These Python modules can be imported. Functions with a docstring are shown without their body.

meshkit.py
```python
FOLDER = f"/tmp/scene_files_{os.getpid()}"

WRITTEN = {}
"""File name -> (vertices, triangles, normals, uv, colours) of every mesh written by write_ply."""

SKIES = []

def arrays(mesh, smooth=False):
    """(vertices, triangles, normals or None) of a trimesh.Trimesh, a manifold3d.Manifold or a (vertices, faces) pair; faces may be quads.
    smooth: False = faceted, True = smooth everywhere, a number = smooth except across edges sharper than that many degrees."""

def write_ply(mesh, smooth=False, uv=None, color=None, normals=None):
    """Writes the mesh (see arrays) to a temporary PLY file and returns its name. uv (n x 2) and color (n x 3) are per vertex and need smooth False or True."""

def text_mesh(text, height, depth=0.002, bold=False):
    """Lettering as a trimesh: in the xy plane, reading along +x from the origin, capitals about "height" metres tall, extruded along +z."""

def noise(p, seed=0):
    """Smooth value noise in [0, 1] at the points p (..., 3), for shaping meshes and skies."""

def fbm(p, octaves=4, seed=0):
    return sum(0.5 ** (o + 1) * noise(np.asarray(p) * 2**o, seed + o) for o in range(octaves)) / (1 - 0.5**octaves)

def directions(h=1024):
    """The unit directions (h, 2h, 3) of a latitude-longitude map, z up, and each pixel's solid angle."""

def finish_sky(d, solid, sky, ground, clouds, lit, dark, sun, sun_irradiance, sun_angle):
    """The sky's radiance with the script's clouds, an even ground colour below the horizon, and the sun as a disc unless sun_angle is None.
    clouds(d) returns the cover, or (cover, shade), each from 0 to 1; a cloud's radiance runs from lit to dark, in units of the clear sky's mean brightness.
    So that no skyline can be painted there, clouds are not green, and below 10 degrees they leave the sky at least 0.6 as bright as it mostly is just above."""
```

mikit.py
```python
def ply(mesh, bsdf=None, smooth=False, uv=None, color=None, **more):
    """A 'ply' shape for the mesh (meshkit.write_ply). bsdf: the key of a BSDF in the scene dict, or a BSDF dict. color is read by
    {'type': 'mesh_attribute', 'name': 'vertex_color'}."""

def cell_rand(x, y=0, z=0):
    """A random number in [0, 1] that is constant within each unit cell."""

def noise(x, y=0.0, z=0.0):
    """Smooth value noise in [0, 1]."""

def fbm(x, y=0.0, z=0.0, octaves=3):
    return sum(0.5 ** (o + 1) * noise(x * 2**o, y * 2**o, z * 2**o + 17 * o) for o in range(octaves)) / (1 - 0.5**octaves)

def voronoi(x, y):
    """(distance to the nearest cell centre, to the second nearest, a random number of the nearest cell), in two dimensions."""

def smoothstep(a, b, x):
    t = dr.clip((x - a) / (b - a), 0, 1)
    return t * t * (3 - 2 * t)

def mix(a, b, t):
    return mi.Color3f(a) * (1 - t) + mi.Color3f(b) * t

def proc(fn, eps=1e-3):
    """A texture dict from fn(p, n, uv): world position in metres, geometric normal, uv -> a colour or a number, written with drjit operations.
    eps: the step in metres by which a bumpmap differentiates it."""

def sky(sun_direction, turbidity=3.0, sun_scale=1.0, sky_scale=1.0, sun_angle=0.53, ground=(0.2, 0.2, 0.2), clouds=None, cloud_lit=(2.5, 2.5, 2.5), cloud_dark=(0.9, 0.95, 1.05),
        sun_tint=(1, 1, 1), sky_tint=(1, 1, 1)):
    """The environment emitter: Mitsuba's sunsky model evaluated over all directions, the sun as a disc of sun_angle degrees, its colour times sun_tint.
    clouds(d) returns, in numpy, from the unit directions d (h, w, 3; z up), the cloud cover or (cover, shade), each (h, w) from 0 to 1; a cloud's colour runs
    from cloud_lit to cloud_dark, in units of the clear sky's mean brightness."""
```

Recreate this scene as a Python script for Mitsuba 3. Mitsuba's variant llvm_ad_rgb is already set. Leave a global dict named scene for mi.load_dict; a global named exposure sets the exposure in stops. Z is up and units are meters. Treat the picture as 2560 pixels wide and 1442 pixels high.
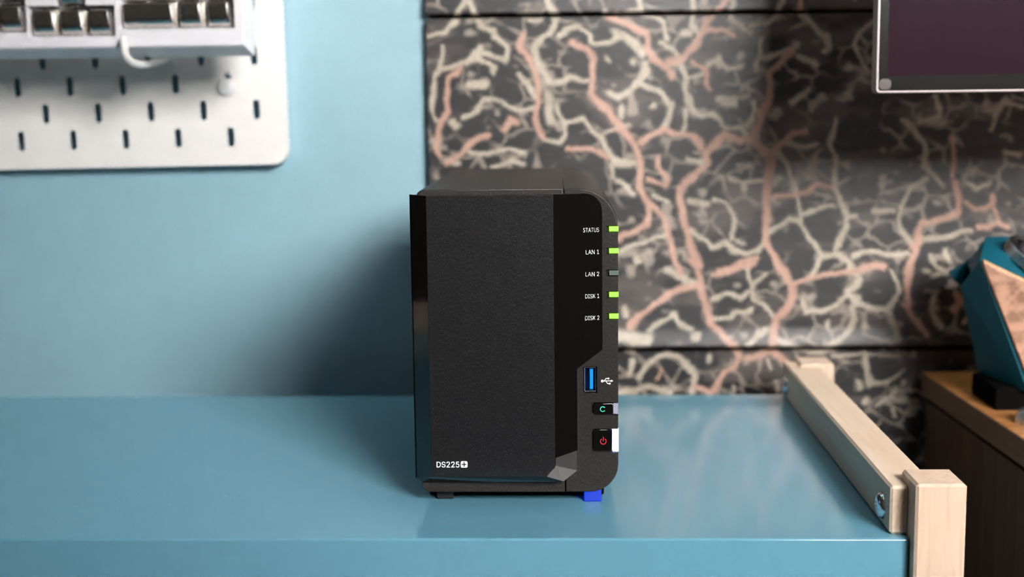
import math
import numpy as np
import trimesh
import manifold3d as m3
import drjit as dr
import mitsuba as mi
import mikit
import meshkit
from mikit import proc, noise, fbm, smoothstep, mix
from shapely.geometry import Polygon, Point, LineString, box as sbox
from shapely import affinity, union_all

T = mi.ScalarTransform4f
scene, labels = {}, {}
DESK = 0.75                      # height of the blue cabinet's top above the floor

# ------------------------------------------------------------------ camera, lights, exposure
exposure = 0.0
EYE = np.array([0.0, 0.0, DESK + 0.20795])
yaw, pitch, roll = math.radians(-2.1125), math.radians(7.8295), math.radians(0.6812)
fwd = np.array([math.sin(yaw) * math.cos(pitch), math.cos(yaw) * math.cos(pitch), -math.sin(pitch)])
rgt = np.array([math.cos(yaw), -math.sin(yaw), 0.0])
dwn = np.cross(fwd, rgt)
up = -(-math.sin(roll) * rgt + math.cos(roll) * dwn)
scene['camera'] = {'type': 'thinlens', 'fov': 41.655, 'fov_axis': 'x', 'near_clip': 0.05, 'far_clip': 50.0,
                   'aperture_radius': 0.0037, 'focus_distance': 0.684,
                   'to_world': T().look_at(origin=EYE.tolist(), target=(EYE + fwd).tolist(), up=up.tolist())}
# daylight through the one window, in the wall behind the camera
WIN = dict(x0=0.32, x1=1.06, z0=1.22, z1=1.84, y=-0.6)
WINDOW_LIGHT = (67.5, 65.6, 63.6)
CEILING_FILL = (0.5, 0.47, 0.42)  # weak unseen ceiling panel, added to lift the ambient level


# ------------------------------------------------------------------ helpers
def add(key, mesh, mat, smooth=False, emit=None, **more):
    d = mikit.ply(mesh, mat, smooth, **more)
    if emit is not None:
        d['emitter'] = {'type': 'area', 'radiance': {'type': 'rgb', 'value': list(emit)}}
    scene[key] = d
    return d


def tag(key, label=None, category=None, group=None, kind=None):
    labels[key] = {k: v for k, v in dict(label=label, category=category, group=group, kind=kind).items() if v}


def num(base, i):
    return base if i == 0 else '%s_%03d' % (base, i)


def M(mesh):
    """millimetres from the cabinet top -> metres of the room"""
    m = mesh.copy()
    m.apply_scale(0.001)
    m.apply_translation([0, 0, DESK])
    return m


def hull(points):
    mm = m3.Manifold.hull_points(np.asarray(points, float)).to_mesh()
    return trimesh.Trimesh(np.asarray(mm.vert_properties)[:, :3], np.asarray(mm.tri_verts), process=False)


def rbox(x0, x1, y0, y1, z0, z1, r=1.0, n=3):
    """box with rounded edges"""
    a = np.linspace(0, math.pi / 2, n + 1)
    pts = []
    for sx, cx in ((-1, x0 + r), (1, x1 - r)):
        for sy, cy in ((-1, y0 + r), (1, y1 - r)):
            for sz, cz in ((-1, z0 + r), (1, z1 - r)):
                for t in a:
                    for p in a:
                        pts.append((cx + sx * r * math.cos(t) * math.cos(p), cy + sy * r * math.sin(t) * math.cos(p), cz + sz * r * math.sin(p)))
    return hull(pts)


def bx(x0, x1, y0, y1, z0, z1):
    b = trimesh.creation.box(extents=(x1 - x0, y1 - y0, z1 - z0))
    b.apply_translation(((x0 + x1) / 2, (y0 + y1) / 2, (z0 + z1) / 2))
    return b


TO_Y = np.array([[1, 0, 0, 0], [0, 0, -1, 0], [0, 1, 0, 0], [0, 0, 0, 1.0]])


def prism_y(poly, y0, y1):
    """a polygon of the x-z plane (holes allowed) extruded from y0 (front) to y1"""
    parts = []
    for g in getattr(poly, 'geoms', [poly]):
        m = trimesh.creation.extrude_polygon(g, y1 - y0, engine='earcut')
        m.apply_transform(TO_Y)
        m.apply_translation([0, y1, 0])
        parts.append(m)
    return trimesh.util.concatenate(parts)


def bevel_y(poly, y0, y1, b=0.6, back=None, n=3):
    """a convex polygon of the x-z plane extruded along y, its front and back edges rounded by b and back"""
    back = b if back is None else back
    pts = []
    for yy, s, rr in ((y0, 1, b), (y1, -1, back)):
        for k in range(n + 1):
            t = k / n * math.pi / 2
            q = poly.buffer(-rr * (1 - math.sin(t)), join_style=2) if rr > 0 and k < n else poly
            for x, z in q.exterior.coords[:-1]:
                pts.append((x, yy + s * rr * (1 - math.cos(t)), z))
    return hull(pts)


def man(mesh):
    mesh = trimesh.Trimesh(mesh.vertices, mesh.faces, process=True)
    return m3.Manifold(m3.Mesh(np.asarray(mesh.vertices, np.float32), np.asarray(mesh.faces, np.uint32)))


def unman(m):
    mm = m.to_mesh()
    return trimesh.Trimesh(np.asarray(mm.vert_properties)[:, :3], np.asarray(mm.tri_verts), process=False)


def minus(a, *others):
    m = man(a)
    for o in others:
        m = m - man(o)
    return unman(m)


def rrect(x0, z0, x1, z1, r, corners='tl tr bl br', n=8):
    """x-z rectangle with the named corners rounded"""
    out = []
    for name, cx, cz, a0 in (('br', x1 - r, z0 + r, -90), ('tr', x1 - r, z1 - r, 0), ('tl', x0 + r, z1 - r, 90), ('bl', x0 + r, z0 + r, 180)):
        if name in corners.split() and r > 0:
            out += [(cx + r * math.cos(math.radians(a0 + 90 * k / n)), cz + r * math.sin(math.radians(a0 + 90 * k / n))) for k in range(n + 1)]
        else:
            out.append({'br': (x1, z0), 'tr': (x1, z1), 'tl': (x0, z1), 'bl': (x0, z0)}[name])
    return Polygon(out)


def tube(points, r, sides=14):
    """a closed tube along the points (r: one radius or one per point)"""
    p = np.asarray(points, float)
    t = np.gradient(p, axis=0)
    t /= np.linalg.norm(t, axis=1, keepdims=True)
    r = np.broadcast_to(r, (len(p),))
    a = np.cross(t[0], [0.3, 0.2, 0.9])
    rings = []
    for i in range(len(p)):
        a = a - t[i] * (a @ t[i])
        a /= np.linalg.norm(a)
        b = np.cross(t[i], a)
        ang = np.arange(sides) * 2 * np.pi / sides
        rings.append(p[i] + r[i] * (np.cos(ang)[:, None] * a + np.sin(ang)[:, None] * b))
    v = np.vstack(rings + [p[:1], p[-1:]])
    f = []
    for i in range(len(p) - 1):
        for j in range(sides):
            k = (j + 1) % sides
            f += [(i * sides + j, i * sides + k, (i + 1) * sides + k), (i * sides + j, (i + 1) * sides + k, (i + 1) * sides + j)]
    n = len(p) * sides
    for j in range(sides):
        k = (j + 1) % sides
        f += [(n, k, j), (n + 1, n - sides + j, n - sides + k)]
    return trimesh.Trimesh(v, f, process=False)


def lathe(profile, axis='y', sides=40):
    """profile (radius, height) turned about an axis through the origin; height runs along the axis towards minus"""
    prof = np.asarray(profile, float)
    ang = np.arange(sides) * 2 * np.pi / sides
    v = np.concatenate([np.stack([r * np.cos(ang), r * np.sin(ang), np.full(sides, h)], 1) for r, h in prof])
    f = []
    for i in range(len(prof) - 1):
        for j in range(sides):
            k = (j + 1) % sides
            f += [(i * sides + j, i * sides + k, (i + 1) * sides + k), (i * sides + j, (i + 1) * sides + k, (i + 1) * sides + j)]
    m = trimesh.Trimesh(v, f, process=False)
    R = {'z': np.eye(4), 'y': np.array([[1, 0, 0, 0], [0, 0, -1, 0], [0, 1, 0, 0], [0, 0, 0, 1.0]]),
         'x': np.array([[0, 0, -1, 0], [0, 1, 0, 0], [1, 0, 0, 0], [0, 0, 0, 1.0]])}[axis]
    m.apply_transform(R)
    return m


# ------------------------------------------------------------------ materials
def rgb(c):
    return {'type': 'rgb', 'value': [float(x) for x in c]}


def mat(key, color, rough=0.5, spec=0.5, bump=None, two=True, **more):
    b = {'type': 'principled', 'base_color': color if isinstance(color, dict) else rgb(color), 'roughness': rough, **({} if spec is None else {'specular': spec}), **more}
    if bump:
        b = {'type': 'bumpmap', 'texture': bump[0], 'scale': bump[1], 'bsdf': b}
    scene[key] = {'type': 'twosided', 'bsdf': b} if two else b


def wood_fn(c0, c1, c2, axis, scale=1.0):
    """straight grain along an axis (0 x, 1 y, 2 z)"""
    def fn(p, n, uv):
        q = [p.x, p.y, p.z]
        a = q[axis]
        b, c = [q[i] for i in range(3) if i != axis]
        w = fbm(a * 9 * scale, b * 60 * scale, c * 60 * scale)
        g = noise(a * 14 * scale, (b + 0.02 * w) * 520 * scale, (c + 0.02 * w) * 520 * scale)
        big = fbm(a * 4 * scale, b * 70 * scale, c * 70 * scale)
        col = mix(c0, c1, smoothstep(0.25, 0.8, big))
        return mix(col, c2, 0.55 * smoothstep(0.45, 0.95, g))
    return fn


mat('blue_paint_wall', (0.24, 0.42, 0.50), 0.42, None, eta=2.15)


def steel_blue(p, n, uv):
    s = smoothstep(0.86, 0.93, noise(p.x * 700, p.y * 700, p.z * 700)) * smoothstep(0.5, 0.8, fbm(p.x * 14, p.y * 14, p.z * 14))
    return mix((0.107, 0.27, 0.36), (0.3, 0.44, 0.5), s * 0.35)


mat('blue_steel', proc(steel_blue), 0.13, 0.4)
mat('white_steel', (0.85, 0.83, 0.795), 0.4, 0.4)
mat('white_plastic', (0.80, 0.80, 0.80), 0.35, 0.5)
mat('white_case', (0.80, 0.80, 0.84), 0.4, 0.4)
scene['key_chrome'] = {'type': 'twosided', 'bsdf': {'type': 'roughconductor', 'material': 'none', 'alpha': 0.09, 'specular_reflectance': rgb((0.93, 0.88, 0.82))}}
scene['bolt_chrome'] = {'type': 'twosided', 'bsdf': {'type': 'roughconductor', 'material': 'none', 'alpha': 0.04, 'specular_reflectance': rgb((0.85, 0.87, 0.9))}}
scene['dark_steel'] = {'type': 'twosided', 'bsdf': {'type': 'roughconductor', 'material': 'none', 'alpha': 0.3, 'specular_reflectance': rgb((0.16, 0.17, 0.2))}}
scene['steel'] = {'type': 'twosided', 'bsdf': {'type': 'roughconductor', 'material': 'none', 'alpha': 0.25, 'specular_reflectance': rgb((0.75, 0.75, 0.76))}}


def plastic_fn(c0, c1):
    def fn(p, n, uv):
        s = noise(p.x * 3100, p.y * 3100, p.z * 3100)
        return mix(c0, c1, smoothstep(0.55, 1.0, s))
    return fn


grain = proc(lambda p, n, uv: noise(p.x * 2200, p.y * 2200, p.z * 2200), 1e-4)
mat('black_plastic', proc(plastic_fn((0.014, 0.012, 0.011), (0.045, 0.040, 0.036))), 0.42, 0.25, (grain, 0.00006))
mat('black_door', proc(plastic_fn((0.007, 0.007, 0.0075), (0.032, 0.032, 0.035))), 0.4, 0.2, (grain, 0.00007))
mat('black_gloss', (0.002, 0.002, 0.002), 0.06, None, eta=1.75)
mat('reflection_grey', (0.022, 0.019, 0.018), 0.5, 0.3)
mat('void_black', (0.004, 0.004, 0.004), 0.9, 0.0)
mat('black_rubber', (0.012, 0.012, 0.012), 0.7, 0.3)
mat('recess_black', (0.008, 0.008, 0.008), 0.5, 0.3)
mat('lettering_white', (0.86, 0.9, 0.9), 0.6, 0.2)
mat('lettering_green', (0.08, 0.75, 0.5), 0.6, 0.2)
mat('lettering_red', (0.8, 0.02, 0.05), 0.6, 0.2)
mat('port_blue', (0.0, 0.26, 0.80), 0.35, 0.5)
mat('port_navy', (0.0, 0.05, 0.2), 0.4, 0.5)
mat('lamp_grey', (0.10, 0.13, 0.12), 0.25, 0.5)
mat('lamp_lilac', (0.30, 0.30, 0.38), 0.3, 0.5)
mat('lamp_lit', (0.1, 0.1, 0.1), 0.4, 0.3)
mat('birch_y', proc(wood_fn((0.70, 0.56, 0.44), (0.64, 0.49, 0.36), (0.58, 0.43, 0.31), 1)), 0.55, 0.3)
mat('birch_z', proc(wood_fn((0.66, 0.51, 0.39), (0.60, 0.44, 0.33), (0.53, 0.38, 0.27), 2)), 0.55, 0.3)
mat('walnut_top_lit', proc(wood_fn((0.46, 0.20, 0.055), (0.30, 0.12, 0.04), (0.56, 0.28, 0.12), 0, 0.5)), 0.28, 0.5)
mat('walnut_edge_shaded', proc(wood_fn((0.11, 0.065, 0.036), (0.09, 0.05, 0.028), (0.13, 0.08, 0.045), 1, 0.5)), 0.5, 0.3)
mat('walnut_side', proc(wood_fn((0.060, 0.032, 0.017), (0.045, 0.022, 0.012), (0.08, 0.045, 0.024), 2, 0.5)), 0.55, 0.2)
mat('teal_paint', (0.005, 0.075, 0.11), 0.5, 0.12)


def copper_fn(p, n, uv):
    s = fbm(p.x * 160, p.y * 160, p.z * 160)
    return mix((0.50, 0.30, 0.215), (0.26, 0.15, 0.105), smoothstep(0.35, 0.7, s))


mat('copper', proc(copper_fn), 0.34, 0.5, metallic=0.9)
mat('brass_edge', (0.75, 0.55, 0.28), 0.3, 0.5, metallic=0.9)
mat('dial_grey', (0.14, 0.13, 0.14), 0.4, 0.5)
mat('screen_glass', (0.018, 0.008, 0.013), 0.11, 0.25)
mat('bezel_black', (0.006, 0.006, 0.006), 0.15, 0.5)
mat('monitor_edge', (0.34, 0.29, 0.29), 0.35, 0.5, metallic=0.3)
mat('mauve_mark', (0.045, 0.032, 0.032), 0.4, 0.4)
mat('room_brown', (0.16, 0.125, 0.11), 0.8, 0.2)
mat('room_cream', (0.55, 0.52, 0.48), 0.8, 0.2)
mat('ceiling_white', (0.45, 0.44, 0.42), 0.8, 0.2)
mat('floor_oak', proc(wood_fn((0.22, 0.13, 0.075), (0.16, 0.09, 0.05), (0.27, 0.17, 0.1), 1, 0.2)), 0.5, 0.4)

# printed pattern of the wall boards: branching cream and pink cracks on charcoal, in millimetres of the wall (x, height above the cabinet top)
VEINS = [
    (0, 2.1, [(-70,284),(-75,276),(-76,269),(-85,260),(-97,258)]),
    (0, 2.4, [(-67,284),(-62,273),(-58,265),(-48,261),(-47,256),(-39,251),(-38,245),(-41,240),(-56,245),(-64,242),(-69,238),(-89,234),(-94,229)]),
    (0, 1.8, [(-89,234),(-87,249)]),
    (0, 2.3, [(-60,241),(-48,234),(-49,230)]),
    (1, 2.3, [(-73,234),(-83,227),(-85,213),(-84,204),(-88,195),(-91,186),(-93,176),(-90,170)]),
    (1, 2.4, [(-27,259),(-30,248),(-22,241),(-17,232),(-16,221),(-18,207),(-19,197),(-16,189),(-12,181)]),
    (0, 2.7, [(-8,283),(-4,273),(-2,265),(-7,258),(-16,252),(-19,247),(-14,237),(-11,228),(-6,223),(7,226),(20,224)]),
    (0, 2.1, [(0,256),(7,262),(15,264),(22,258),(23,252)]),
    (1, 3.0, [(9,252),(20,246),(25,240),(25,225),(23,214),(27,208),(36,203),(40,195),(46,188),(55,179),(59,170),(60,153)]),
    (0, 2.6, [(26,251),(36,252),(46,258),(53,255),(59,247),(63,242)]),
    (0, 2.3, [(46,266),(35,274)]),
    (0, 2.7, [(37,215),(44,209),(52,215),(59,222),(65,233)]),
    (0, 2.4, [(47,204),(46,197)]),
    (0, 2.3, [(-30,230),(-23,223),(-20,212)]),
    (0, 2.1, [(-72,197),(-62,203),(-55,211),(-49,210),(-32,203),(-18,204)]),
    (1, 2.3, [(-53,184),(-61,182),(-70,176),(-77,168),(-85,164)]),
    (1, 2.7, [(-42,189),(-36,196),(-32,194)]),
    (0, 2.0, [(-69,172),(-53,171),(-39,173),(-26,170)]),
    (0, 1.8, [(-3,206),(2,197),(4,185),(-1,179),(-11,180)]),
    (0, 2.1, [(4,194),(16,196),(23,188),(31,182),(33,175),(40,166),(55,164)]),
    (0, 1.8, [(33,185),(46,190),(52,191)]),
    (1, 2.1, [(5,174),(24,173),(35,168)]),
    (0, 2.0, [(38,162),(38,153)]),
    (0, 1.8, [(-94,231),(-96,204),(-92,195)]),
    (0, 1.7, [(35,241),(37,238)]),
    (0, 1.8, [(-22,269),(-13,268)]),
    (0, 4.5, [(-66,222),(-56,221)]),
    (0, 3.9, [(-9,212),(-7,194)]),
    (0, 3.3, [(-81,195),(-78,191)]),
    (0, 3.0, [(-58,249),(-64,242)]),
    (0, 2.1, [(-50,161),(-44,163),(-26,164)]),
    (0, 2.4, [(-83,166),(-77,163)]),
    (1, 2.7, [(42,188),(54,181),(59,169),(60,156),(58,145),(63,134),(72,128),(78,120),(82,104),(86,91),(90,80)]),
    (1, 2.6, [(65,132),(66,125),(65,115),(53,111),(44,106)]),
    (0, 2.1, [(43,97),(56,102),(69,105),(80,107)]),
    (1, 3.2, [(106,158),(96,150),(89,143),(90,130),(93,119),(97,109),(99,98),(105,84)]),
    (1, 2.7, [(61,178),(71,185),(77,188),(84,183),(96,182),(105,177),(106,174)]),
    (0, 2.4, [(83,207),(81,197),(76,189)]),
    (0, 2.3, [(96,212),(98,202),(105,198),(113,199),(120,193),(123,188),(136,188),(140,183)]),
    (0, 1.8, [(93,201),(93,194),(92,185)]),
    (1, 3.0, [(109,161),(108,168),(115,176),(124,182),(134,178),(143,180)]),
    (0, 2.7, [(97,165),(107,163)]),
    (1, 3.3, [(155,211),(151,198),(147,189),(144,180),(151,171),(157,168),(157,157),(155,143),(154,134),(156,124),(154,111),(154,104),(161,93),(167,80)]),
    (1, 2.6, [(157,168),(164,174),(172,183),(182,185)]),
    (0, 2.1, [(140,190),(146,200),(143,206)]),
    (0, 3.0, [(121,207),(129,206)]),
    (0, 2.0, [(162,169),(169,159),(173,146),(178,134),(181,124),(180,116),(185,105),(192,99),(197,91)]),
    (1, 2.1, [(159,136),(173,137),(184,139),(191,147),(202,144)]),
    (0, 2.0, [(205,193),(200,175),(205,166),(204,155),(205,142),(209,131),(214,120),(215,114),(209,104),(207,95)]),
    (0, 2.1, [(182,123),(204,129)]),
    (0, 1.8, [(214,119),(221,121)]),
    (0, 2.4, [(156,108),(165,115),(172,120),(180,118)]),
    (0, 2.6, [(99,112),(108,105),(113,99),(124,102),(130,96),(139,93),(147,96),(154,103)]),
    (0, 2.0, [(115,134),(124,132),(130,124),(131,115),(129,104)]),
    (0, 2.0, [(127,150),(137,146),(151,149)]),
    (0, 2.4, [(137,146),(138,142)]),
    (1, 2.6, [(121,81),(134,86),(146,90)]),
    (0, 2.3, [(189,79),(197,90),(207,93),(216,87),(216,79)]),
    (0, 2.1, [(219,91),(229,95),(251,93)]),
    (1, 2.4, [(220,80),(231,84),(243,84)]),
    (1, 2.1, [(73,167),(73,160),(80,150),(78,145),(65,150)]),
    (0, 2.3, [(42,163),(51,162)]),
    (0, 2.4, [(42,150),(50,144),(55,138)]),
    (0, 2.1, [(68,204),(69,205)]),
    (0, 2.4, [(56,91),(58,88)]),
    (0, 1.8, [(69,138),(80,134)]),
    (0, 3.3, [(98,134),(108,132)]),
    (0, 2.4, [(133,103),(137,101)]),
    (0, 2.1, [(169,175),(182,173),(191,175)]),
    (0, 2.4, [(164,150),(161,146)]),
    (1, 3.2, [(103,70),(90,68),(82,64),(71,55),(62,48),(52,39)]),
    (1, 3.3, [(99,89),(105,75),(108,61),(110,50),(113,39),(123,31),(131,23),(136,14)]),
    (1, 3.3, [(163,87),(165,84),(171,76),(175,70),(175,61),(171,53),(164,44),(161,32),(160,21)]),
    (0, 3.0, [(80,81),(91,77),(101,72)]),
    (1, 2.4, [(117,77),(132,82),(145,86)]),
    (0, 2.0, [(141,86),(142,76),(146,67),(145,58),(156,50),(160,46)]),
    (0, 1.8, [(156,79),(146,69)]),
    (0, 2.1, [(114,59),(124,63),(135,60),(143,65)]),
    (0, 2.1, [(115,45),(128,45),(133,50),(144,50)]),
    (1, 2.3, [(177,71),(187,75),(205,77),(223,81),(240,82)]),
    (0, 2.4, [(182,57),(185,49),(195,49),(205,54),(215,62),(225,60),(223,54),(238,50),(246,51),(253,57)]),
    (0, 2.6, [(141,24),(150,32),(156,35)]),
    (1, 2.6, [(136,14),(133,8),(123,1),(117,-7),(114,-15)]),
    (1, 2.7, [(141,13),(151,15),(160,19),(166,16),(171,11)]),
    (0, 3.0, [(42,-13),(54,-11),(70,-9),(83,-14)]),
    (0, 2.3, [(60,-2),(63,5),(74,16),(90,16),(95,8),(102,1),(101,-14)]),
    (1, 2.3, [(103,-9),(114,-13)]),
    (1, 1.7, [(73,-2),(77,5)]),
    (0, 2.3, [(67,36),(81,45),(86,49),(90,41),(98,37)]),
    (0, 5.7, [(44,31),(65,29)]),
    (0, 2.7, [(48,53),(50,46)]),
    (0, 2.3, [(164,27),(174,22),(184,19),(199,20),(210,27),(218,33),(223,42)]),
    (0, 1.8, [(201,42),(202,38)]),
    (0, 2.0, [(230,16),(232,1),(237,-6),(249,-4)]),
    (0, 2.1, [(131,-9),(130,-15)]),
    (0, 2.0, [(157,12),(160,5)]),
    (0, 2.3, [(112,15),(113,12)]),
    (0, 2.1, [(163,-6),(164,-13)]),
    (0, 3.3, [(100,32),(103,31)]),
    (0, 2.7, [(54,12),(53,2)]),
    (0, 2.3, [(278,209),(280,194),(266,190)]),
    (0, 2.1, [(255,191),(262,185),(269,174),(271,167),(270,157),(278,152),(285,143)]),
    (0, 2.1, [(273,148),(262,142),(256,133),(254,119),(256,110),(262,102)]),
    (1, 2.6, [(262,99),(269,101),(269,113),(282,117),(297,123),(297,135),(295,146)]),
    (0, 2.1, [(270,103),(291,106),(307,109)]),
    (0, 2.0, [(304,144),(311,141),(319,146)]),
    (1, 2.3, [(302,131),(308,125),(317,125),(323,129),(320,136)]),
    (1, 2.3, [(312,112),(328,114),(335,111)]),
    (1, 1.8, [(328,114),(324,126)]),
    (0, 2.0, [(327,207),(322,196),(319,184)]),
    (0, 2.0, [(326,206),(342,200)]),
    (0, 2.1, [(330,167),(341,166)]),
    (0, 2.0, [(233,125),(249,125)]),
    (1, 2.0, [(290,181),(293,150)]),
    (0, 2.1, [(42,273),(57,274),(71,271),(78,266),(79,254)]),
    (1, 3.0, [(36,271),(43,268),(53,264),(64,257),(65,247),(69,240),(75,236),(81,231),(82,226)]),
    (1, 3.3, [(81,237),(91,240),(95,246),(103,253),(109,263),(109,268)]),
    (1, 2.3, [(109,268),(118,276),(124,281),(126,286)]),
    (0, 2.1, [(97,286),(98,274),(97,265),(103,258)]),
    (0, 2.3, [(127,286),(127,277),(125,267),(133,263),(140,257)]),
    (0, 2.1, [(140,262),(152,264),(159,270),(164,279),(166,285)]),
    (1, 2.3, [(107,258),(119,261),(128,254)]),
    (0, 2.3, [(59,287),(60,276)]),
    (0, 2.0, [(75,251),(85,244),(89,240)]),
    (0, 2.7, [(65,236),(60,224),(53,216),(42,211)]),
    (0, 2.7, [(60,221),(67,218),(74,216),(80,207)]),
    (0, 2.3, [(89,234),(94,226),(94,217),(95,207)]),
    (0, 2.0, [(95,226),(105,228)]),
    (1, 1.8, [(98,237),(108,231),(108,222),(111,216)]),
    (0, 2.3, [(110,234),(116,238),(124,231),(135,233)]),
    (0, 3.6, [(117,237),(118,234)]),
    (0, 2.1, [(146,232),(148,239),(160,241),(171,245),(175,249)]),
    (0, 2.1, [(148,239),(147,249),(150,253)]),
    (1, 2.7, [(171,243),(164,236),(156,229),(155,221),(154,206)]),
    (1, 2.1, [(176,285),(177,270)]),
    (0, 2.1, [(177,270),(186,263),(196,254),(198,248),(196,243)]),
    (0, 2.0, [(176,240),(186,236),(189,233)]),
    (0, 1.7, [(229,264),(218,254),(217,248),(222,237),(227,228)]),
    (0, 2.0, [(172,206),(184,215)]),
    (0, 3.0, [(42,258),(49,256),(57,249),(62,243)]),
    (0, 2.1, [(54,239),(56,237)]),
    (0, 3.0, [(92,259),(97,258)]),
    (0, 3.3, [(118,209),(129,209)]),
    (0, 2.1, [(214,115),(212,107),(210,99)]),
    (0, 2.1, [(210,93),(215,88),(218,84)]),
    (0, 2.3, [(219,92),(228,95),(244,93),(259,94)]),
    (0, 2.0, [(254,115),(257,106),(262,101)]),
    (1, 3.0, [(270,115),(268,106),(265,95),(262,88),(261,78),(260,66),(262,54)]),
    (1, 2.4, [(259,54),(264,48),(270,39),(276,32)]),
    (1, 2.3, [(220,80),(228,82),(242,82)]),
    (0, 2.4, [(219,82),(224,74),(222,68),(215,65),(223,55),(235,51),(242,51),(247,49),(248,43),(254,30)]),
    (0, 2.0, [(248,80),(252,71),(254,65),(250,56),(247,51)]),
    (0, 2.3, [(221,51),(221,41),(216,33),(211,27)]),
    (0, 2.1, [(277,91),(282,83),(289,78),(279,75)]),
    (0, 2.1, [(281,61),(281,56),(280,46),(284,41),(287,37)]),
    (1, 2.1, [(296,62),(302,57),(294,49)]),
    (0, 1.8, [(311,49),(303,40)]),
    (0, 2.4, [(288,96),(291,88)]),
    (0, 2.4, [(273,81),(276,79)]),
    (0, 2.1, [(230,39),(231,37)]),
    (0, 2.0, [(230,14),(231,6),(231,-2),(234,-8),(241,-6)]),
    (0, 1.4, [(205,15),(228,16),(245,16),(256,15)]),
    (0, 2.7, [(225,-6),(226,-9)]),
    (0, 2.4, [(232,-19),(230,-22)]),
    (0, 1.5, [(238,-24),(246,-18),(254,-13)]),
    (0, 1.8, [(246,-6),(250,-4),(259,3)]),
    (0, 1.7, [(253,-26),(254,-32)]),
]

VX0, VZ0, VCELL, VNX, VNZ, VK = -120.0, -260.0, 10.0, 54, 60, 10
seg = [(a[0], a[1], b[0], b[1], w, k) for k, w, pts in VEINS for a, b in zip(pts[:-1], pts[1:])]
seg = np.array(seg + [(9999, 9999, 9999, 9998, 0.01, 0)], float)
cells = np.full((VNZ, VNX, VK), len(seg) - 1, np.uint32)
for iz in range(VNZ):
    for ix in range(VNX):
        c = np.array([VX0 + (ix + 0.5) * VCELL, VZ0 + (iz + 0.5) * VCELL])
        a, b = seg[:, 0:2], seg[:, 2:4]
        t = np.clip(((c - a) * (b - a)).sum(1) / np.maximum(((b - a) ** 2).sum(1), 1e-9), 0, 1)
        d = np.linalg.norm(a + (b - a) * t[:, None] - c, axis=1) - seg[:, 4]
        near = np.argsort(d)[:VK]
        near = near[d[near] < 9.5]
        cells[iz, ix, :len(near)] = near
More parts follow.
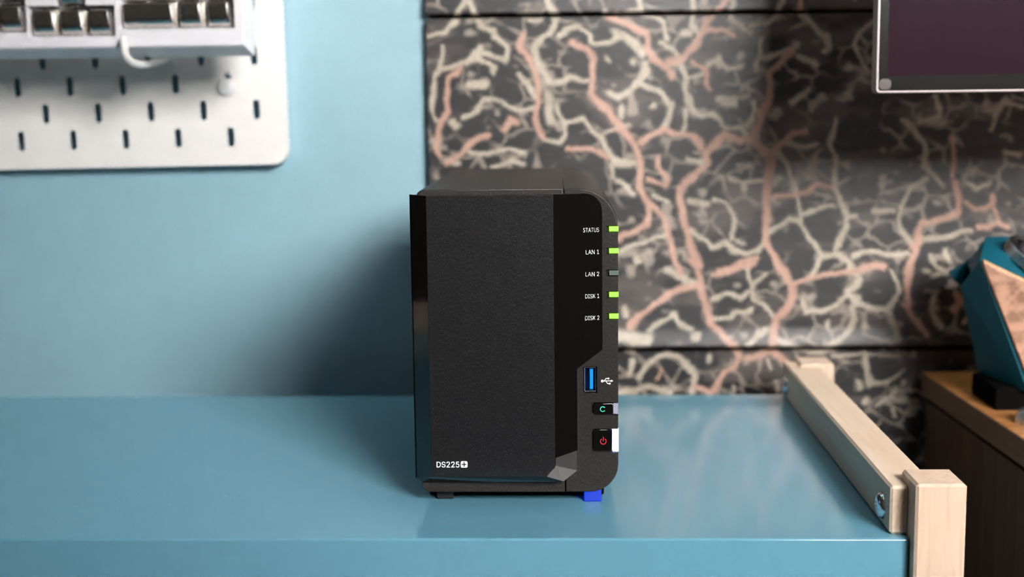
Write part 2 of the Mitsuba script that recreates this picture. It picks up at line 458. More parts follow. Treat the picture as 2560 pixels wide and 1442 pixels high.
V_AX, V_AZ, V_BX, V_BZ, V_W, V_K = (mi.Float(np.ascontiguousarray(seg[:, i], np.float32)) for i in range(6))
V_CELL = mi.UInt32(cells.ravel())
dr.eval(V_AX, V_AZ, V_BX, V_BZ, V_W, V_K, V_CELL)


def crackle(p, n, uv):
    x0, z0 = p.x * 1000, (p.z - DESK) * 1000
    x = x0 + 3.2 * (noise(x0 * 0.11, z0 * 0.11, 3.1) - 0.5) + 1.6 * (noise(x0 * 0.33, z0 * 0.33, 7.7) - 0.5)
    z = z0 + 3.2 * (noise(x0 * 0.11, z0 * 0.11, 13.1) - 0.5) + 1.6 * (noise(x0 * 0.33, z0 * 0.33, 17.7) - 0.5)
    ix = dr.clip(dr.floor((x - VX0) / VCELL), 0, VNX - 1)
    iz = dr.clip(dr.floor((z - VZ0) / VCELL), 0, VNZ - 1)
    at = (mi.UInt32(iz) * VNX + mi.UInt32(ix)) * VK
    wob = 0.50 + 0.50 * noise(x * 0.14, z * 0.14, 5.5) + 0.50 * noise(x * 0.6, z * 0.6, 8.5)
    cream, pink = mi.Float(0), mi.Float(0)
    for k in range(VK):
        s = dr.gather(mi.UInt32, V_CELL, at + k)
        ax, az, bx_, bz_ = (dr.gather(mi.Float, a, s) for a in (V_AX, V_AZ, V_BX, V_BZ))
        w, kind = dr.gather(mi.Float, V_W, s), dr.gather(mi.Float, V_K, s)
        ux, uz = bx_ - ax, bz_ - az
        t = dr.clip(((x - ax) * ux + (z - az) * uz) / dr.maximum(ux * ux + uz * uz, 1e-6), 0, 1)
        d = dr.sqrt(dr.square(ax + ux * t - x) + dr.square(az + uz * t - z))
        on = 1 - smoothstep(0.45, 1.30, d / (w * wob))
        cream = dr.maximum(cream, dr.select(kind < 0.5, on, 0))
        pink = dr.maximum(pink, dr.select(kind > 0.5, on, 0))
    stain = smoothstep(0.50, 0.74, fbm(x0 * 0.022, z0 * 0.05, 2.0, octaves=4))
    fleck = smoothstep(0.66, 0.8, fbm(x0 * 0.075, z0 * 0.1, 9.0, octaves=3))
    streak = noise(x0 * 0.02, z0 * 0.9, 21.0)
    base = mix((0.007, 0.0065, 0.0075), (0.022, 0.020, 0.021), streak * 0.6)
    base = mix(base, (0.15, 0.12, 0.11), 0.40 * stain)
    base = mix(base, (0.42, 0.35, 0.29), 0.6 * fleck)
    var = 0.5 * noise(x0 * 0.09, z0 * 0.09, 31.0) + 0.5 * noise(x0 * 0.7, z0 * 0.7, 35.0)
    wx = x0 + 9.0 * (fbm(x0 * 0.05, z0 * 0.05, 41.0) - 0.5) + 3.0 * (noise(x0 * 0.2, z0 * 0.2, 43.0) - 0.5)
    wz = z0 + 9.0 * (fbm(x0 * 0.05, z0 * 0.05, 51.0) - 0.5) + 3.0 * (noise(x0 * 0.2, z0 * 0.2, 53.0) - 0.5)
    f1, f2, cid = mikit.voronoi(wx / 21.0 + 40.0, wz / 17.0 + 40.0)
    faint = (1 - smoothstep(0.03, 0.16, f2 - f1)) * smoothstep(0.40, 0.66, fbm(x0 * 0.045, z0 * 0.045, 61.0))
    base = mix(base, (0.40, 0.33, 0.27), 0.55 * faint)
    col = mix(base, mix((0.30, 0.25, 0.185), (0.62, 0.545, 0.45), var), 0.92 * cream)
    return mix(col, mix((0.34, 0.19, 0.14), (0.60, 0.38, 0.295), var), 0.92 * pink)


mat('crackle_print', proc(crackle), 0.42, None, eta=1.56)

# ------------------------------------------------------------------ the room
WY = 1.025
add('wall_back', bx(-1.4, 1.6, WY, WY + 0.1, 0, 2.5), 'blue_paint_wall')
tag('wall_back', kind='structure', label='blue painted wall with dark patterned boards on its right part')
for i, (z0, z1) in enumerate(((273.6, 560), (22.2, 270.6), (-230, 18.8))):   # boards whose lower edge flares into a lip over the next, open joints between them
    prof = [(1014.5 + d, z) for d, z in ((10.0, z0), (-1.2, z0), (-2.2, z0 + 1.0), (-2.3, z0 + 2.2), (-1.4, z0 + 7.0), (-0.4, z0 + 12.5), (0, z0 + 17), (0, z1), (10.0, z1))]
    q = Polygon(prof)
    m = trimesh.creation.extrude_polygon(q, 1100, engine='earcut')           # local (y, z) extruded along x
    m.apply_transform(np.array([[0, 0, 1, -98.8], [1, 0, 0, 0], [0, 1, 0, 0], [0, 0, 0, 1.0]]))
    key = num('wall_back__board', i)
    add(key, M(m), 'crackle_print', 40)
    tag(key, label='charcoal board printed with branching cream and pink cracks')
add('wall_back__joint_shade', M(bx(-96, 1001, 1021.5, 1024.8, -229, 559)), 'void_black')  # black sheet added so the joints read as shaded
tag('wall_back__joint_shade', label='added black sheet standing in for the shade in the board joints')
add('floor', bx(-1.4, 1.6, -0.72, WY, -0.1, 0), 'floor_oak')
add('ceiling', bx(-1.4, 1.6, -0.72, WY, 2.5, 2.6), 'ceiling_white')
add('wall_left', bx(-1.4, -1.3, -0.72, WY, 0, 2.5), 'room_brown')
add('wall_right', bx(1.5, 1.6, -0.72, WY, 0, 2.5), 'room_brown')
w = WIN
bay = bx(-1.3, 0.19, w['y'], -0.12, 0, 2.5)        # added unseen block left of the window, shades the left of the scene
add('wall_front', trimesh.util.concatenate([bay, prism_y(sbox(-1.3, 0, 1.5, 2.5).difference(sbox(w['x0'], w['z0'], w['x1'], w['z1'])), w['y'] - 0.12, w['y'])]), 'room_brown')
for k in ('floor', 'ceiling', 'wall_left', 'wall_right', 'wall_front'):
    tag(k, kind='structure')
pane = bx(w['x0'], w['x1'], w['y'] - 0.11, w['y'] - 0.1, w['z0'], w['z1'])
add('window_1', prism_y(sbox(w['x0'], w['z0'], w['x1'], w['z1']).difference(sbox(w['x0'] + 0.05, w['z0'] + 0.05, w['x1'] - 0.05, w['z1'] - 0.05)), w['y'] - 0.09, w['y'] - 0.03), 'white_plastic')
tag('window_1', kind='structure')
quad = trimesh.Trimesh([(w['x0'], w['y'] - 0.095, w['z0']), (w['x1'], w['y'] - 0.095, w['z0']), (w['x1'], w['y'] - 0.095, w['z1']), (w['x0'], w['y'] - 0.095, w['z1'])], [(0, 2, 1), (0, 3, 2)], process=False)
add('window_1__pane', quad, 'white_plastic', emit=WINDOW_LIGHT)
quad = trimesh.Trimesh([(-0.9, 0.0, 2.49), (-0.3, 0.0, 2.49), (-0.3, 0.6, 2.49), (-0.9, 0.6, 2.49)], [(0, 2, 1), (0, 3, 2)], process=False)
add('ceiling_fill__diffuser', quad, 'white_plastic', emit=CEILING_FILL)
add('ceiling_fill__frame', bx(-0.92, -0.28, -0.02, 0.62, 2.492, 2.5), 'white_plastic')
tag('ceiling_fill', 'added unseen square panel on the ceiling for ambient fill', 'lamp')

# ------------------------------------------------------------------ blue steel cabinet and its birch side rails
DX0, DX1, DY0, DY1 = -625.0, 165.4, 626.2, 948.5
cab = 'storage_cabinet'
add(cab + '__carcass', M(rbox(DX0, DX1, DY0, DY1, -722, 0, 1.3, 4)), 'blue_steel', 40)
add(cab + '__plinth', M(rbox(DX0 + 20, DX1 - 20, DY0 + 25, DY1 - 10, -749.9, -722, 2)), 'black_plastic', 40)
tag(cab, 'low teal blue painted steel cabinet with a white glint along its front edge', 'cabinet')


def side_rail(key, xo, sgn, label):
    """rail on the cabinet top, screwed to two posts that stand outside the cabinet's side"""
    def X(a, b):
        return (xo + sgn * a, xo + sgn * b) if sgn > 0 else (xo + sgn * b, xo + sgn * a)
    post_f = rbox(*X(8.4, 32.2), 618.0, 645.5, -749.9, 29.0, 1.3, 1)
    post_r = rbox(*X(8.4, 32.2), 924.5, 951.0, -749.9, 26.5, 1.3, 1)
    rail = rbox(*X(0.0, 22.8), 632.0, 948.0, 0.15, 24.0, 1.2, 1)
    notch = [bx(*X(8.2, 40), 600, 645.7, -5, 40), bx(*X(8.2, 40), 924.3, 960, -5, 40)]
    add(key + '__rail', M(minus(rail, *notch)), 'birch_y', 20)
    add(key + '__post', M(post_f), 'birch_z', 20)
    add(key + '__post_001', M(post_r), 'birch_z', 20)
    r = 6.6
    dome = [(0.01, 0), (1.9, 0.02), (1.9, 0.9), (2.2, 0.1)] + [(r * math.sin(t), 2.9 * (1 - math.cos(t)) / (1 - math.cos(1.15)) * 0.9) for t in np.linspace(0.4, 1.15, 8)]
    dome = [(0.01, 1.6), (2.0, 1.5), (2.15, 0.25)] + [(r * math.sin(t) / math.sin(1.2), 0.25 + 2.6 * (1 - math.cos(t - 0.36)) / (1 - math.cos(1.2 - 0.36))) for t in np.linspace(0.42, 1.2, 9)] + [(r, 3.4)]
    for i, yy in enumerate((647.6, 930.0)):
        b = lathe([(a, -3.4 + h) for a, h in dome], 'x', 36)
        if sgn < 0:
            b.apply_transform(np.diag([-1, 1, 1, 1.0]))
            b.invert()
        b.apply_transform(np.diag([-1, 1, 1, 1.0])) if False else None
        b.apply_translation([0, 0, 0])
        b.vertices[:, 0] = xo - sgn * np.abs(b.vertices[:, 0])
        b.apply_translation([0, yy, 10.0])
        b.fix_normals()
        add(key + '__' + num('bolt', i), M(b), 'bolt_chrome', 40)
        tag(key + '__' + num('bolt', i), label='domed chrome bolt head')
    tag(key, label, 'wooden rail')


side_rail('side_rail', 157.2, 1, 'pale birch rail with square posts along the right edge of the blue cabinet')
side_rail('side_rail_001', -616.8, -1, 'pale birch rail with square posts along the far left end of the blue cabinet')

# ------------------------------------------------------------------ network storage unit
nas = 'network_storage_unit'
YN, YB = 683.0, 906.0
PF = -8.0                                     # the door plate's front, before the frame's


def fy(x):
    """depth of the glossy strip at x: it slopes back from the door plate to the frame"""
    return YN + PF + 2.5 + (x + 3.7) * 0.20


shell = bevel_y(rrect(-73.6, 6.4, 1.3, 164.9, 4.0, 'tl bl'), YN, YB, 0.7, 2.0)
add(nas + '__shell', M(shell), 'black_plastic', 30)
side_poly = Polygon([p for p in rrect(1.75, 6.4, 29.1, 164.9, 20.5, 'tr', 14).exterior.coords[:-1] if not (p[0] > 28.9 and p[1] < 7)] )
co = [(1.75, 6.4), (14.1, 6.4)] + [(14.1 + 15 * math.sin(t), 21.4 - 15 * math.cos(t)) for t in np.linspace(0.1, math.pi / 2, 12)] + \
     [(8.6 + 20.5 * math.cos(t), 144.4 + 20.5 * math.sin(t)) for t in np.linspace(0, math.pi / 2, 15)] + [(1.75, 164.9)]
side = bevel_y(Polygon(co), YN, YB, 0.7, 2.0)
LED_Z = (144.1, 132.9, 121.6, 110.4, 99.2)
cut = [prism_y(Polygon([(0.2, 14.0), (7.9, 19.0), (7.9, 72.6), (21.0, 82.0), (21.0, 153.3), (18.4, 159.0), (12.9, 162.4), (0.2, 162.4)]), YN - 3, YN + 1.2)]
for z in LED_Z:
    cut.append(hull([(x, y, zz) for x, y, a in ((22.6, YN - 1, 1.9), (23.4, YN + 1.6, 1.35)) for zz in (z - a, z + a)] + [(32, y, z + s * a) for y, a in ((YN - 1, 1.9), (YN + 1.6, 1.35)) for s in (-1, 1)]))
cut.append(prism_y(rrect(11.3, 58.9, 18.1, 72.9, 0.8), YN - 2, YN + 14))
cut.append(hull([(x, YN - 1, z) for x in (10.6, 18.8) for z in (58.2, 73.4)] + [(x, YN + 0.9, z) for x in (11.5, 17.9) for z in (59.2, 72.7)]))
for z0, z1 in ((47.4, 54.0), (28.0, 40.0)):
    cut.append(prism_y(rrect(15.6, z0, 33, z1, 2.0, 'tl bl'), YN - 2, YN + 3.0))
    cut.append(hull([(x, YN - 1, z) for x in (13.6, 32) for z in (z0 - 1.5, z1 + 0.4)] + [(x, YN + 1.0, z) for x in (15.8, 32) for z in (z0 + 0.1, z1 - 0.1)]))
add(nas + '__side_cover', M(minus(side, *cut)), 'black_plastic', 25)

# door: glossy surround (left and bottom chamfers, sloping strip on the right) around a grained plate
yp = YN + PF
P = [(-67.8, yp, 162.3), (-67.8, yp, 17.0), (-8.3, yp, 17.0), (-3.7, yp, 22.0), (-3.7, yp, 162.3)]
O = [(-77.0, YN + 1.4, 162.6), (-77.0, YN + 1.4, 14.2), (-73.2, YN - 0.8, 12.0), (0.4, yp + 0.6, 14.2), (7.8, fy(7.8), 18.8)]
arc = [(20.9 - 8.4 * (1 - math.cos(t)), 162.3 - 8.9 * (1 - math.sin(t))) for t in np.linspace(0, math.pi / 2, 9)]
right = [(7.8, 72.5), (20.9, 81.9)] + arc
V = P + O + [(x, fy(x), z) for x, z in right]
nr = len(right)
L0 = len(V)                                    # the strip lies a little below the plate
V += [(-3.7, fy(-3.7), 22.0), (-3.7, fy(-3.7), 162.3)]
F = [(0, 1, 6), (0, 6, 5), (1, 7, 6), (1, 2, 8), (1, 8, 7), (2, L0, 9), (2, 9, 8)]
strip = [L0, 9] + list(range(10, 10 + nr)) + [L0 + 1]
sp = trimesh.creation.triangulate_polygon(Polygon([(V[i][0], V[i][2]) for i in strip]), engine='earcut')
F += [tuple(strip[i] for i in t) for t in sp[1]]
rim = [5, 6, 7, 8, 9] + list(range(10, 10 + nr)) + [L0 + 1, 4, 0]
nv = len(V)
V = V + [(V[i][0], YN + 0.6, V[i][2]) for i in rim]
for k in range(len(rim)):
    a, b = rim[k], rim[(k + 1) % len(rim)]
    a2, b2 = nv + k, nv + (k + 1) % len(rim)
    F += [(a, b, b2), (a, b2, a2)]
sur = trimesh.Trimesh(V, F, process=False)
n = sur.face_normals
flip = np.zeros(len(F), bool)
flip[:7 + len(sp[1])] = n[:7 + len(sp[1]), 1] > 0
ff = np.array(F)
ff[flip] = ff[flip][:, ::-1]
add(nas + '__door', M(trimesh.Trimesh(V, ff, process=False)), 'black_gloss')
fc = np.array([(-3.4, fy(-3.7) - 0.15, 26.3), (7.7, fy(7.8) - 0.15, 29.6), (7.7, fy(7.8) - 0.15, 18.9), (-3.4, fy(-3.7) - 0.15, 22.1), (-8.1, yp - 0.1, 17.0), (0.5, yp + 0.4, 14.3)])
add(nas + '__door__corner_facet', M(trimesh.Trimesh(fc, [(0, 3, 2), (0, 2, 1), (3, 4, 5), (3, 5, 2)], process=False)), 'reflection_grey')  # grey satin faces over the gloss stand in for its reflections
tag(nas + '__door__corner_facet', label='satin grey facet standing in for reflections at the lower corner')
tag(nas + '__door', label='glossy black door surround')
plate = Polygon([(x, z) for x, _, z in P])
add(nas + '__door__plate', M(bevel_y(plate, yp - 0.35, yp + 3.2, 0.3, 0)), 'black_door', 20)
tag(nas + '__door__plate', label='fine grained black plate')


def text(key, s, x0, x1, z0, z1, ymat, mt, bold=False, slope=None):
    """lettering fitted to a box of the x-z plane; ymat: depth, or a function of x"""
    t = meshkit.text_mesh(s, 10.0, 0.6, bold)
    lo, hi = t.bounds
    v = t.vertices
    X = x0 + (v[:, 0] - lo[0]) / (hi[0] - lo[0]) * (x1 - x0)
    Z = z0 + (v[:, 1] - lo[1]) / (hi[1] - lo[1]) * (z1 - z0)
    dy = np.where(v[:, 2] > 0.3, -0.06, 0.05)
    Y = (np.array([ymat(x) for x in X]) if callable(ymat) else ymat) + dy
    add(key, M(trimesh.Trimesh(np.stack([X, Y, Z], 1), t.faces, process=False)), mt)


for i, (s, x0, z) in enumerate((('STATUS', 11.3, 143.9), ('LAN 1', 12.6, 132.6), ('LAN 2', 12.4, 121.3), ('DISK 1', 12.2, 110.0), ('DISK 2', 12.1, 98.7))):
    k = nas + '__' + num('lettering', i)
    text(k, s, x0, 19.4, z - 1.12, z + 1.12, fy, 'lettering_white')
    tag(k, label='white printed word')
text(nas + '__lettering_005', 'DS225', -65.0, -53.1, 22.0, 25.2, yp - 0.35, 'lettering_white', True)
badge = rrect(-52.5, 21.9, -48.9, 25.4, 0.8).difference(union_all([sbox(-51.9, 23.4, -49.5, 23.9), sbox(-50.95, 22.45, -50.45, 24.85)]))
add(nas + '__badge', M(prism_y(badge, yp - 0.41, yp - 0.3)), 'lettering_white')
tag(nas + '__badge', label='white rounded square with a plus sign cut out')
tag(nas + '__lettering_005', label='white printed model code')
# trident sign beside the port
ic = [Point(20.9, 65.5).buffer(0.75), LineString([(20.9, 65.5), (25.6, 65.5)]).buffer(0.24), Polygon([(25.3, 64.8), (26.7, 65.5), (25.3, 66.2)]),
      LineString([(21.9, 65.5), (22.8, 66.8), (23.9, 66.8)]).buffer(0.22), sbox(23.6, 66.35, 24.5, 67.2),
      LineString([(22.7, 65.5), (23.6, 64.1), (24.5, 64.1)]).buffer(0.22), Point(24.7, 64.1).buffer(0.52)]
add(nas + '__port_sign', M(prism_y(union_all(ic), YN - 0.06, YN + 0.05)), 'lettering_white')
# lamps
for i, z in enumerate(LED_Z):
    lit = i != 2
    k = nas + '__' + num('status_lamp', i)
    add(k, M(rbox(24.5, 29.35, YN - 0.12, YN + 5, z - 1.22, z + 1.3, 0.15, 1)), 'lamp_lit' if lit else 'lamp_grey', 30, emit=(0.40, 0.98, 0.0) if lit else None)
    tag(k, label='lit yellow-green lamp' if lit else 'unlit grey lamp')
# port
u = nas + '__usb_port'
sleeve = rrect(11.7, 59.4, 17.7, 72.4, 0.4).difference(rrect(12.0, 59.9, 17.4, 72.0, 0.3))
add(u, M(prism_y(sleeve, YN + 2.2, YN + 13)), 'dark_steel', 20)
add(u + '__tongue', M(bx(14.5, 16.2, YN + 1.8, YN + 12.5, 60.9, 71.4)), 'port_blue')
tag(u + '__tongue', label='bright blue contact tongue')
add(u + '__insert', M(bx(12.05, 17.35, YN + 8.5, YN + 13.5, 59.95, 71.95)), 'port_navy')
add(u + '__spring', M(hull([(x, y, z) for x in (13.0, 16.6) for y, z in ((YN + 1.3, 60.3), (YN + 1.3, 59.95), (YN + 3.5, 61.0), (YN + 3.5, 59.95))])), 'bolt_chrome')
# copy and power buttons
bc, bp = nas + '__copy_button', nas + '__power_button'
add(bc, M(bevel_y(rrect(16.0, 47.7, 26.3, 53.6, 1.6, 'tl bl'), YN + 0.1, YN + 4, 0.35, 0)), 'black_gloss', 30)
add(bc + '__lamp', M(rbox(26.4, 29.0, YN + 0.05, YN + 5, 47.9, 53.7, 0.25, 1)), 'lamp_lilac', 30)
add(bp, M(bevel_y(rrect(16.0, 28.2, 25.9, 39.7, 1.3, 'tl bl'), YN + 0.1, YN + 4, 0.35, 0)), 'black_gloss', 30)
add(bp + '__lamp', M(rbox(26.1, 29.3, YN - 0.1, YN + 5, 28.1, 40.1, 0.25, 1)), 'lamp_lit', 30, emit=(3.2, 4.6, 9.0))
tag(bp + '__lamp', label='bright blue-white lit bar')
tag(bc + '__lamp', label='unlit lilac bar')


def ring_arc(cx, cz, r, a0, a1, wd):
    return LineString([(cx + r * math.cos(t), cz + r * math.sin(t)) for t in np.linspace(math.radians(a0), math.radians(a1), 30)]).buffer(wd / 2)


add(bc + '__sign', M(prism_y(ring_arc(21.1, 50.6, 1.25, 42, 318, 0.48), YN + 0.02, YN + 0.15)), 'lettering_green')
add(bp + '__sign', M(prism_y(union_all([ring_arc(21.3, 33.5, 1.5, 128, 412, 0.42), LineString([(21.3, 33.7), (21.3, 35.7)]).buffer(0.21)]), YN + 0.02, YN + 0.15)), 'lettering_red')
tag(bc + '__sign', label='green letter C')
tag(bp + '__sign', label='red power sign')
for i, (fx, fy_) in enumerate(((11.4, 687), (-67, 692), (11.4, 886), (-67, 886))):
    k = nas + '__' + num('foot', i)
    add(k, M(bevel_y(rrect(fx, 0.1, fx + 9, 6.6, 0.6), fy_, fy_ + 12, 0.6)), 'recess_black' if i == 0 else 'black_rubber', 30, emit=(0.0, 0.05, 0.75) if i == 0 else None)  # first foot emits the blue lamp light that falls on it
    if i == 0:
        tag(k, label='foot with deep blue lamp light put in as its own glow')
add(nas + '__under_shade', M(rbox(-71, 22, YN + 13, YB - 6, 1.0, 6.6, 0.8, 1)), 'void_black', 30)  # black block added as the shade beneath the unit
tag(nas, 'black two-bay network storage unit with lit green lamps standing on the blue cabinet', 'network storage')

# ------------------------------------------------------------------ pegboard on the wall
peg = 'pegboard'
outline = rrect(-965, 163.6, -205.0, 723.6, 10.5)
holes = []
for r in range(27):
    z = 185.0 + 20.05 * r
    for c in range(19):
        x = (-247.1 if r % 2 == 0 else -226.9) - 40.0 * c
        if -945 < x:
            holes.append(LineString([(x, z - 4.8), (x, z + 4.8)]).buffer(2.35, quad_segs=3))
board = prism_y(outline.difference(union_all(holes)), 1009.5, 1011.0)
board = trimesh.util.concatenate([board, prism_y(outline.difference(outline.buffer(-2.0)), 1010.9, 1020.0)])
tilt = trimesh.transformations.rotation_matrix(math.radians(-0.55), [0, 1, 0], [-290, 1010, 163.6])
board.apply_transform(tilt)
add(peg + '__panel', M(board), 'white_steel', 20)
for i, (x, z) in enumerate(((-249.5, 222.6), (-929, 222.6), (-249.5, 663), (-929, 663))):
    b = lathe([(0.01, -4.2), (4.5, -4.0), (6.0, -3.2), (6.6, -1.8), (6.8, 0.0)], 'y', 32)
    b.vertices[:, 1] = -np.abs(b.vertices[:, 1])
    b.fix_normals()
    b.apply_translation([x, 1009.4, z])
    add(peg + '__' + num('screw_cap', i), M(b), 'white_plastic', 40)
    nub = lathe([(0.01, -2.0), (1.6, -1.7), (2.0, 0.0)], 'y', 16)
    nub.vertices[:, 1] = -np.abs(nub.vertices[:, 1])
    nub.fix_normals()
    nub.apply_translation([x + 2.5, 1009.4, z + 10.6])
    add(peg + '__' + num('nub', i), M(nub), 'white_plastic', 40)
    sp_ = lathe([(7.0, 0.0), (7.0, 13.8)], 'y', 24)
    sp_.vertices[:, 1] = np.abs(sp_.vertices[:, 1])
    sp_.fix_normals()
    sp_.apply_translation([x, 1011.1, z])
    add(peg + '__' + num('spacer', i), M(sp_), 'white_plastic', 40)
tag(peg, 'white steel pegboard with rows of upright slots on the blue wall', 'pegboard')

# hook that carries the keyboard
pts = [(-293.0, 1012, 244.6), (-291.5, 985, 241.0), (-288.0, 935, 237.6), (-287.2, 912, 237.8), (-288.4, 902.5, 240.6), (-289.2, 899.5, 246), (-289.9, 899.0, 255)]
pp = np.array(pts)
tt = np.linspace(0, len(pts) - 1, 40)
from scipy.interpolate import CubicSpline
curve = CubicSpline(np.arange(len(pts)), pp)(tt)
rad = np.full(40, 2.7)
rad[-1], rad[-2] = 1.4, 2.3
add('pegboard_hook', M(tube(curve, rad)), 'white_steel', 40)
tag('pegboard_hook', 'white curved hook holding up the lower edge of the keyboard', 'hook')

# ------------------------------------------------------------------ keyboard with chrome keycaps, hung upright
kb = 'keyboard'
U = 19.05
KY = 915.0


def keycap(w):
    """one keycap, its base in the x-z plane at y = 0, top towards -y; w: half width added to a single cap"""
    layers = [(0, 9.1, -9.1, 9.1, 1.0), (4.2, 8.1, -8.2, 8.4, 1.2), (6.0, 7.4, -7.9, 7.8, 1.5), (7.3, 7.0, -7.1, 7.4, 1.7), (8.1, 6.8, -5.9, 7.1, 1.8),
              (8.75, 6.5, -4.4, 6.8, 1.8), (9.15, 6.2, -2.9, 6.4, 1.8), (9.2, 4.8, -1.5, 5.0, 1.6)]
    rings = []
    for h, hx, zb, zt, r in layers:
        q = np.array(rrect(-hx - w, zb, hx + w, zt, r, n=4).exterior.coords[:-1])
        rings.append(np.stack([q[:, 0], np.full(len(q), -h), q[:, 1]], 1))
    n = len(rings[0])
    v = np.vstack(rings + [[[0, -9.1, 1.8]]])
    f = []
    for i in range(len(rings) - 1):
        for j in range(n):
            k = (j + 1) % n
            f += [(i * n + j, i * n + k, (i + 1) * n + k), (i * n + j, (i + 1) * n + k, (i + 1) * n + j)]
    b = (len(rings) - 1) * n
    f += [(b + j, b + (j + 1) % n, len(v) - 1) for j in range(n)]
    m = trimesh.Trimesh(v, f, process=False)
    m.fix_normals()
    return M(m)


caps = {}


def cap_shape(u):
    if u not in caps:
        m = keycap((u - 1) * U / 2)
        m.apply_translation([0, 0, -DESK])
        caps[u] = mikit.ply(m, 'key_chrome', 35)
    return caps[u]


# cells: (left edge x, bottom z, width in units)
xn, zn = -217.7, 260.7
xa, za = -298.3, 256.6
xm, zm = -358.4, 259.7
keys = [(xn - 4 * U, zn, 2), (xn - 2 * U, zn, 1), (xn - U, zn, 1)]
for r in range(1, 6):
    keys += [(xn - (4 - c) * U, zn + r * U, 1) for c in range(4)]
keys += [(xa - 3 * U, za, 1), (xa - 2 * U, za, 1), (xa - U, za, 1), (xa - 2 * U, za + U, 1)]
x = xm
for u in (1, 1, 1, 6.25, 1.25, 1.25, 1.25):
    keys.append((x - u * U, zm, u))
    x -= u * U
for r, row in ((1, (2.75,) + (1,) * 10 + (2.25,)), (2, (2.25,) + (1,) * 11 + (1.75,)), (3, (1.5,) + (1,) * 13), (4, (2,) + (1,) * 13)):
    x = xm + (U * 2 if r > 2 else 0) if False else xm
    for u in row:
        if x - u * U > xm - 15.3 * U:
            keys.append((x - u * U, zm + r * U, u))
        x -= u * U
for i, (x, z, u) in enumerate(keys):
    scene[kb + '__' + num('keycap', i)] = {**cap_shape(u), 'to_world': T().translate([(x + u * U / 2) / 1000, KY / 1000, DESK + (z + U / 2) / 1000])}
    tag(kb + '__' + num('keycap', i), label='mirror chrome keycap')
xl = xm - 15.4 * U
wells = union_all([sbox(xn - 4 * U - 1.0, zn - 0.8, xn + 1.0, zn + 6 * U + 0.8), sbox(xa - 3 * U - 1.0, za - 0.8, xa + 1.0, za + U + 0.5),
                   sbox(xa - 2 * U - 0.8, za, xa - U + 0.8, za + 2 * U + 0.8), sbox(xl, zm - 0.8, xm + 1.0, zm + 5 * U + 0.8)])
zt = zn + 6 * U + 13
body = hull([(x, y, z) for y, x1, z0, ins in ((907.6, -210.6, 248.0, 0), (906.6, -211.6, 249.0, 1), (945.0, -212.2, 242.8, 0)) for x in (xl - 10 + ins, x1) for z in (z0, zt - ins)])
case = minus(body, prism_y(wells, 890, 916.0))
add(kb + '__case', M(case), 'white_case', 30)
tag(kb, 'white keyboard with mirror chrome keycaps hung upright on the pegboard', 'keyboard')

# ------------------------------------------------------------------ monitor
mon = 'monitor'
MY = 800.0
MX0, MX1, MZ0, MZ1 = 184.0, 800.0, 211.2, 560.0
frame = minus(bevel_y(rrect(MX0, MZ0, MX1, MZ1, 2.6), MY, MY + 14, 0.4, 3.0), prism_y(rrect(MX0 + 1.5, MZ0 + 1.5, MX1 - 1.5, MZ1 - 1.5, 1.6), MY - 1, MY + 8))
add(mon + '__frame', M(frame), 'monitor_edge', 30)
tag(mon + '__frame', label='thin pale metal edge')
add(mon + '__bezel', M(prism_y(rrect(MX0 + 1.55, MZ0 + 1.55, MX1 - 1.55, MZ1 - 1.55, 1.5).difference(sbox(MX0 + 6.6, MZ0 + 10.0, MX1 - 6.6, MZ1 - 8)), MY + 0.35, MY + 7.9)), 'bezel_black')
add(mon + '__screen', M(bx(MX0 + 6.6, MX1 - 6.6, MY + 0.5, MY + 7.8, MZ0 + 10.0, MZ1 - 8)), 'screen_glass')
tag(mon + '__screen', label='dark purple screen')
add(mon + '__corner_mark', M(prism_y(rrect(MX0 + 1.9, MZ0 + 2.2, MX0 + 9.0, MZ0 + 8.4, 2.6), MY + 0.25, MY + 0.4)), 'mauve_mark')  # flat mauve patch in the lower left bezel corner
tag(mon + '__corner_mark', label='rounded mauve mark in the corner')
add(mon + '__wall_mount', M(trimesh.util.concatenate([rbox(430, 550, MY + 13.5, MY + 30, 330, 450, 3), rbox(470, 510, MY + 29, 1006, 370, 410, 3), rbox(440, 540, 1004, 1014.4, 330, 450, 3)])), 'black_plastic', 30)
tag(mon, 'dark monitor with a thin pale edge hanging above the wooden cabinet', 'monitor')

# ------------------------------------------------------------------ wooden cabinet at the right
wc = 'wooden_cabinet'
ZC = 5.0


def lean(m):
    m.apply_transform(trimesh.transformations.rotation_matrix(math.radians(1.9), [0, 0, 1], [269.7, 1000, 0]))
    return m


add(wc + '__top', M(lean(rbox(269.7, 900, 480, 1002, ZC - 17.5, ZC - 0.5, 1.2, 2))), 'walnut_edge_shaded', 30)  # edge coloured dark as shaded, the sheet above bright as lit
add(wc + '__top__lit_sheet', M(lean(rbox(270.3, 899.4, 480.6, 1001.4, ZC - 1.2, ZC, 0.5, 1))), 'walnut_top_lit', 30)
tag(wc + '__top__lit_sheet', label='varnished orange brown wood surface with its lit tone painted in')
add(wc + '__body', M(lean(rbox(272.7, 897, 490, 1000, -749.9, ZC - 21.5, 1.0, 2))), 'walnut_side', 30)
add(wc + '__joint', M(lean(bx(278, 890, 500, 990, ZC - 22, ZC - 17))), 'walnut_side')
tag(wc, 'brown wooden cabinet with an overhanging top at the right of the blue cabinet', 'cabinet')

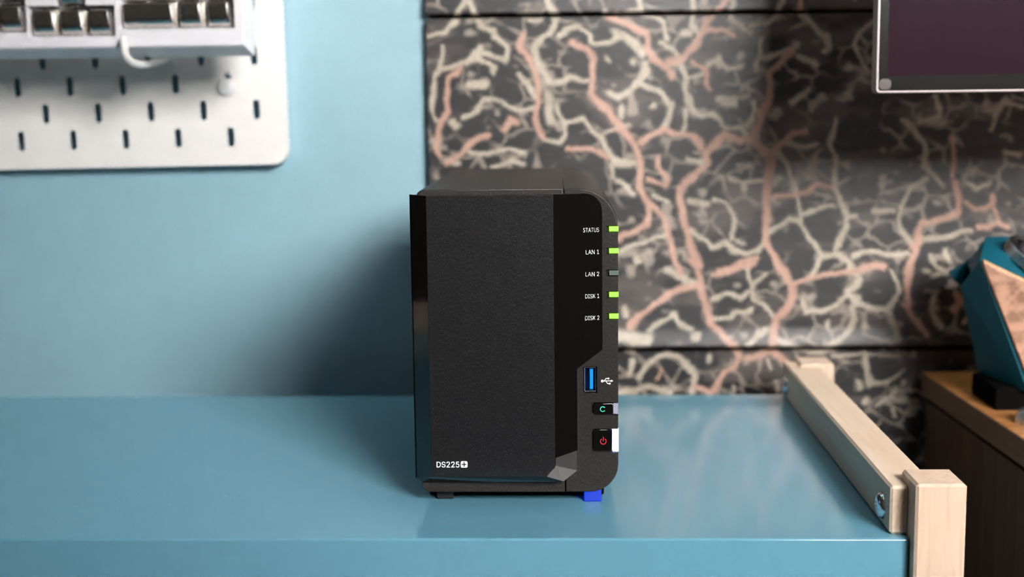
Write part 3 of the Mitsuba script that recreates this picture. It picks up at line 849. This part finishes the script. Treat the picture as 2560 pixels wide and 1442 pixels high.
# slanted teal and copper device standing on it
dv = 'desktop_device'
front, back = 862.0, 925.0
fpts = [(263.5, 107), (260.5, 104), (255.5, 88.5), (257, 85), (268, 75.5), (277, 50), (285, 24), (286.5, 20), (345, 20), (352, 60), (348, 66)]
bpts = [(272, 112), (277, 114), (345, 114), (352, 108), (352, 20), (288, 20), (262, 84)]
left = [(x * 1.03, front + 28, 208 - (208 - z) * 1.03) for x, z in [(263.5, 107), (260.5, 104), (255.5, 88.5), (257, 85), (268, 75.5), (277, 50), (285, 24), (286.5, 20)]]
body = hull(left + [(x, front + 1.5, z) for x, z in ((267.0, 104.2), (300.5, 20), (345, 20), (352, 60), (348, 66))] + [(x, back, z) for x, z in bpts[2:6]] + [(290, back, 114), (346, front + 14, 76)])
add(dv + '__body', M(body), 'teal_paint', 35)
tag(dv + '__body', label='dark teal painted body')
cp = Polygon([(267.6, 104.2), (269.5, 105.0), (347, 66.5), (347, 22), (302, 22)])
add(dv + '__front_plate', M(bevel_y(cp, front - 1.6, front + 3, 1.2, 0)), 'copper', 40)
tag(dv + '__front_plate', label='mottled copper front plate')
edge = tube([(268.5, front - 0.6, 105.6), (300, front - 0.8, 90.2), (347, front - 0.8, 67.2)], 0.8, 8)
add(dv + '__edge_strip', M(edge), 'brass_edge', 40)
fin = hull([(x * 1.045, y, 208 - (208 - z) * 1.045) for x, z in ((249.2, 97), (253, 91.5), (262, 84), (266, 108)) for y in (904, 909)])
add(dv + '__fin', M(fin), 'teal_paint', 30)
nrm = np.array([0.42, -0.35, 0.84])
nrm /= np.linalg.norm(nrm)
R = trimesh.geometry.align_vectors([0, 0, 1], nrm)
ctr = np.array([313.0, 887.0, 104.5])
for nm, prof, mt in (('dial_ring', [(22.5, -6), (22.5, 0.6), (21.8, 1.2), (19.6, 1.2), (19.0, 0.4), (19.0, -6)], 'steel'), ('dial_recess', [(19.0, -5), (19.0, 0.2), (0.01, 0.2)], 'recess_black'),
                     ('dial', [(14.5, 0.2), (14.5, 6.0), (13.6, 7.0), (8, 7.2), (7.2, 6.6), (0.01, 6.5)], 'dial_grey')):
    d = lathe(prof, 'z', 40)
    d.apply_transform(R)
    d.apply_translation(ctr)
    add(dv + '__' + nm, M(d), mt, 35)
add(dv + '__base', M(rbox(283, 352, 872, 924, ZC + 0.1, 20.5, 2.0, 2)), 'void_black', 30)
tag(dv, 'slanted teal device with a copper front and black dial on the wooden cabinet', 'device')

# polished stud on the cabinet top
kn = lathe([(9.5, 0), (9.5, 2.0), (9.0, 5.0), (7.4, 8.0), (4.5, 10.0), (0.01, 10.8)], 'z', 36)
kn.apply_translation([294.5, 838, ZC + 0.05])
add('metal_knob', M(kn), 'steel', 40)
tag('metal_knob', 'small domed silver knob on the wooden cabinet in front of the teal device', 'knob')
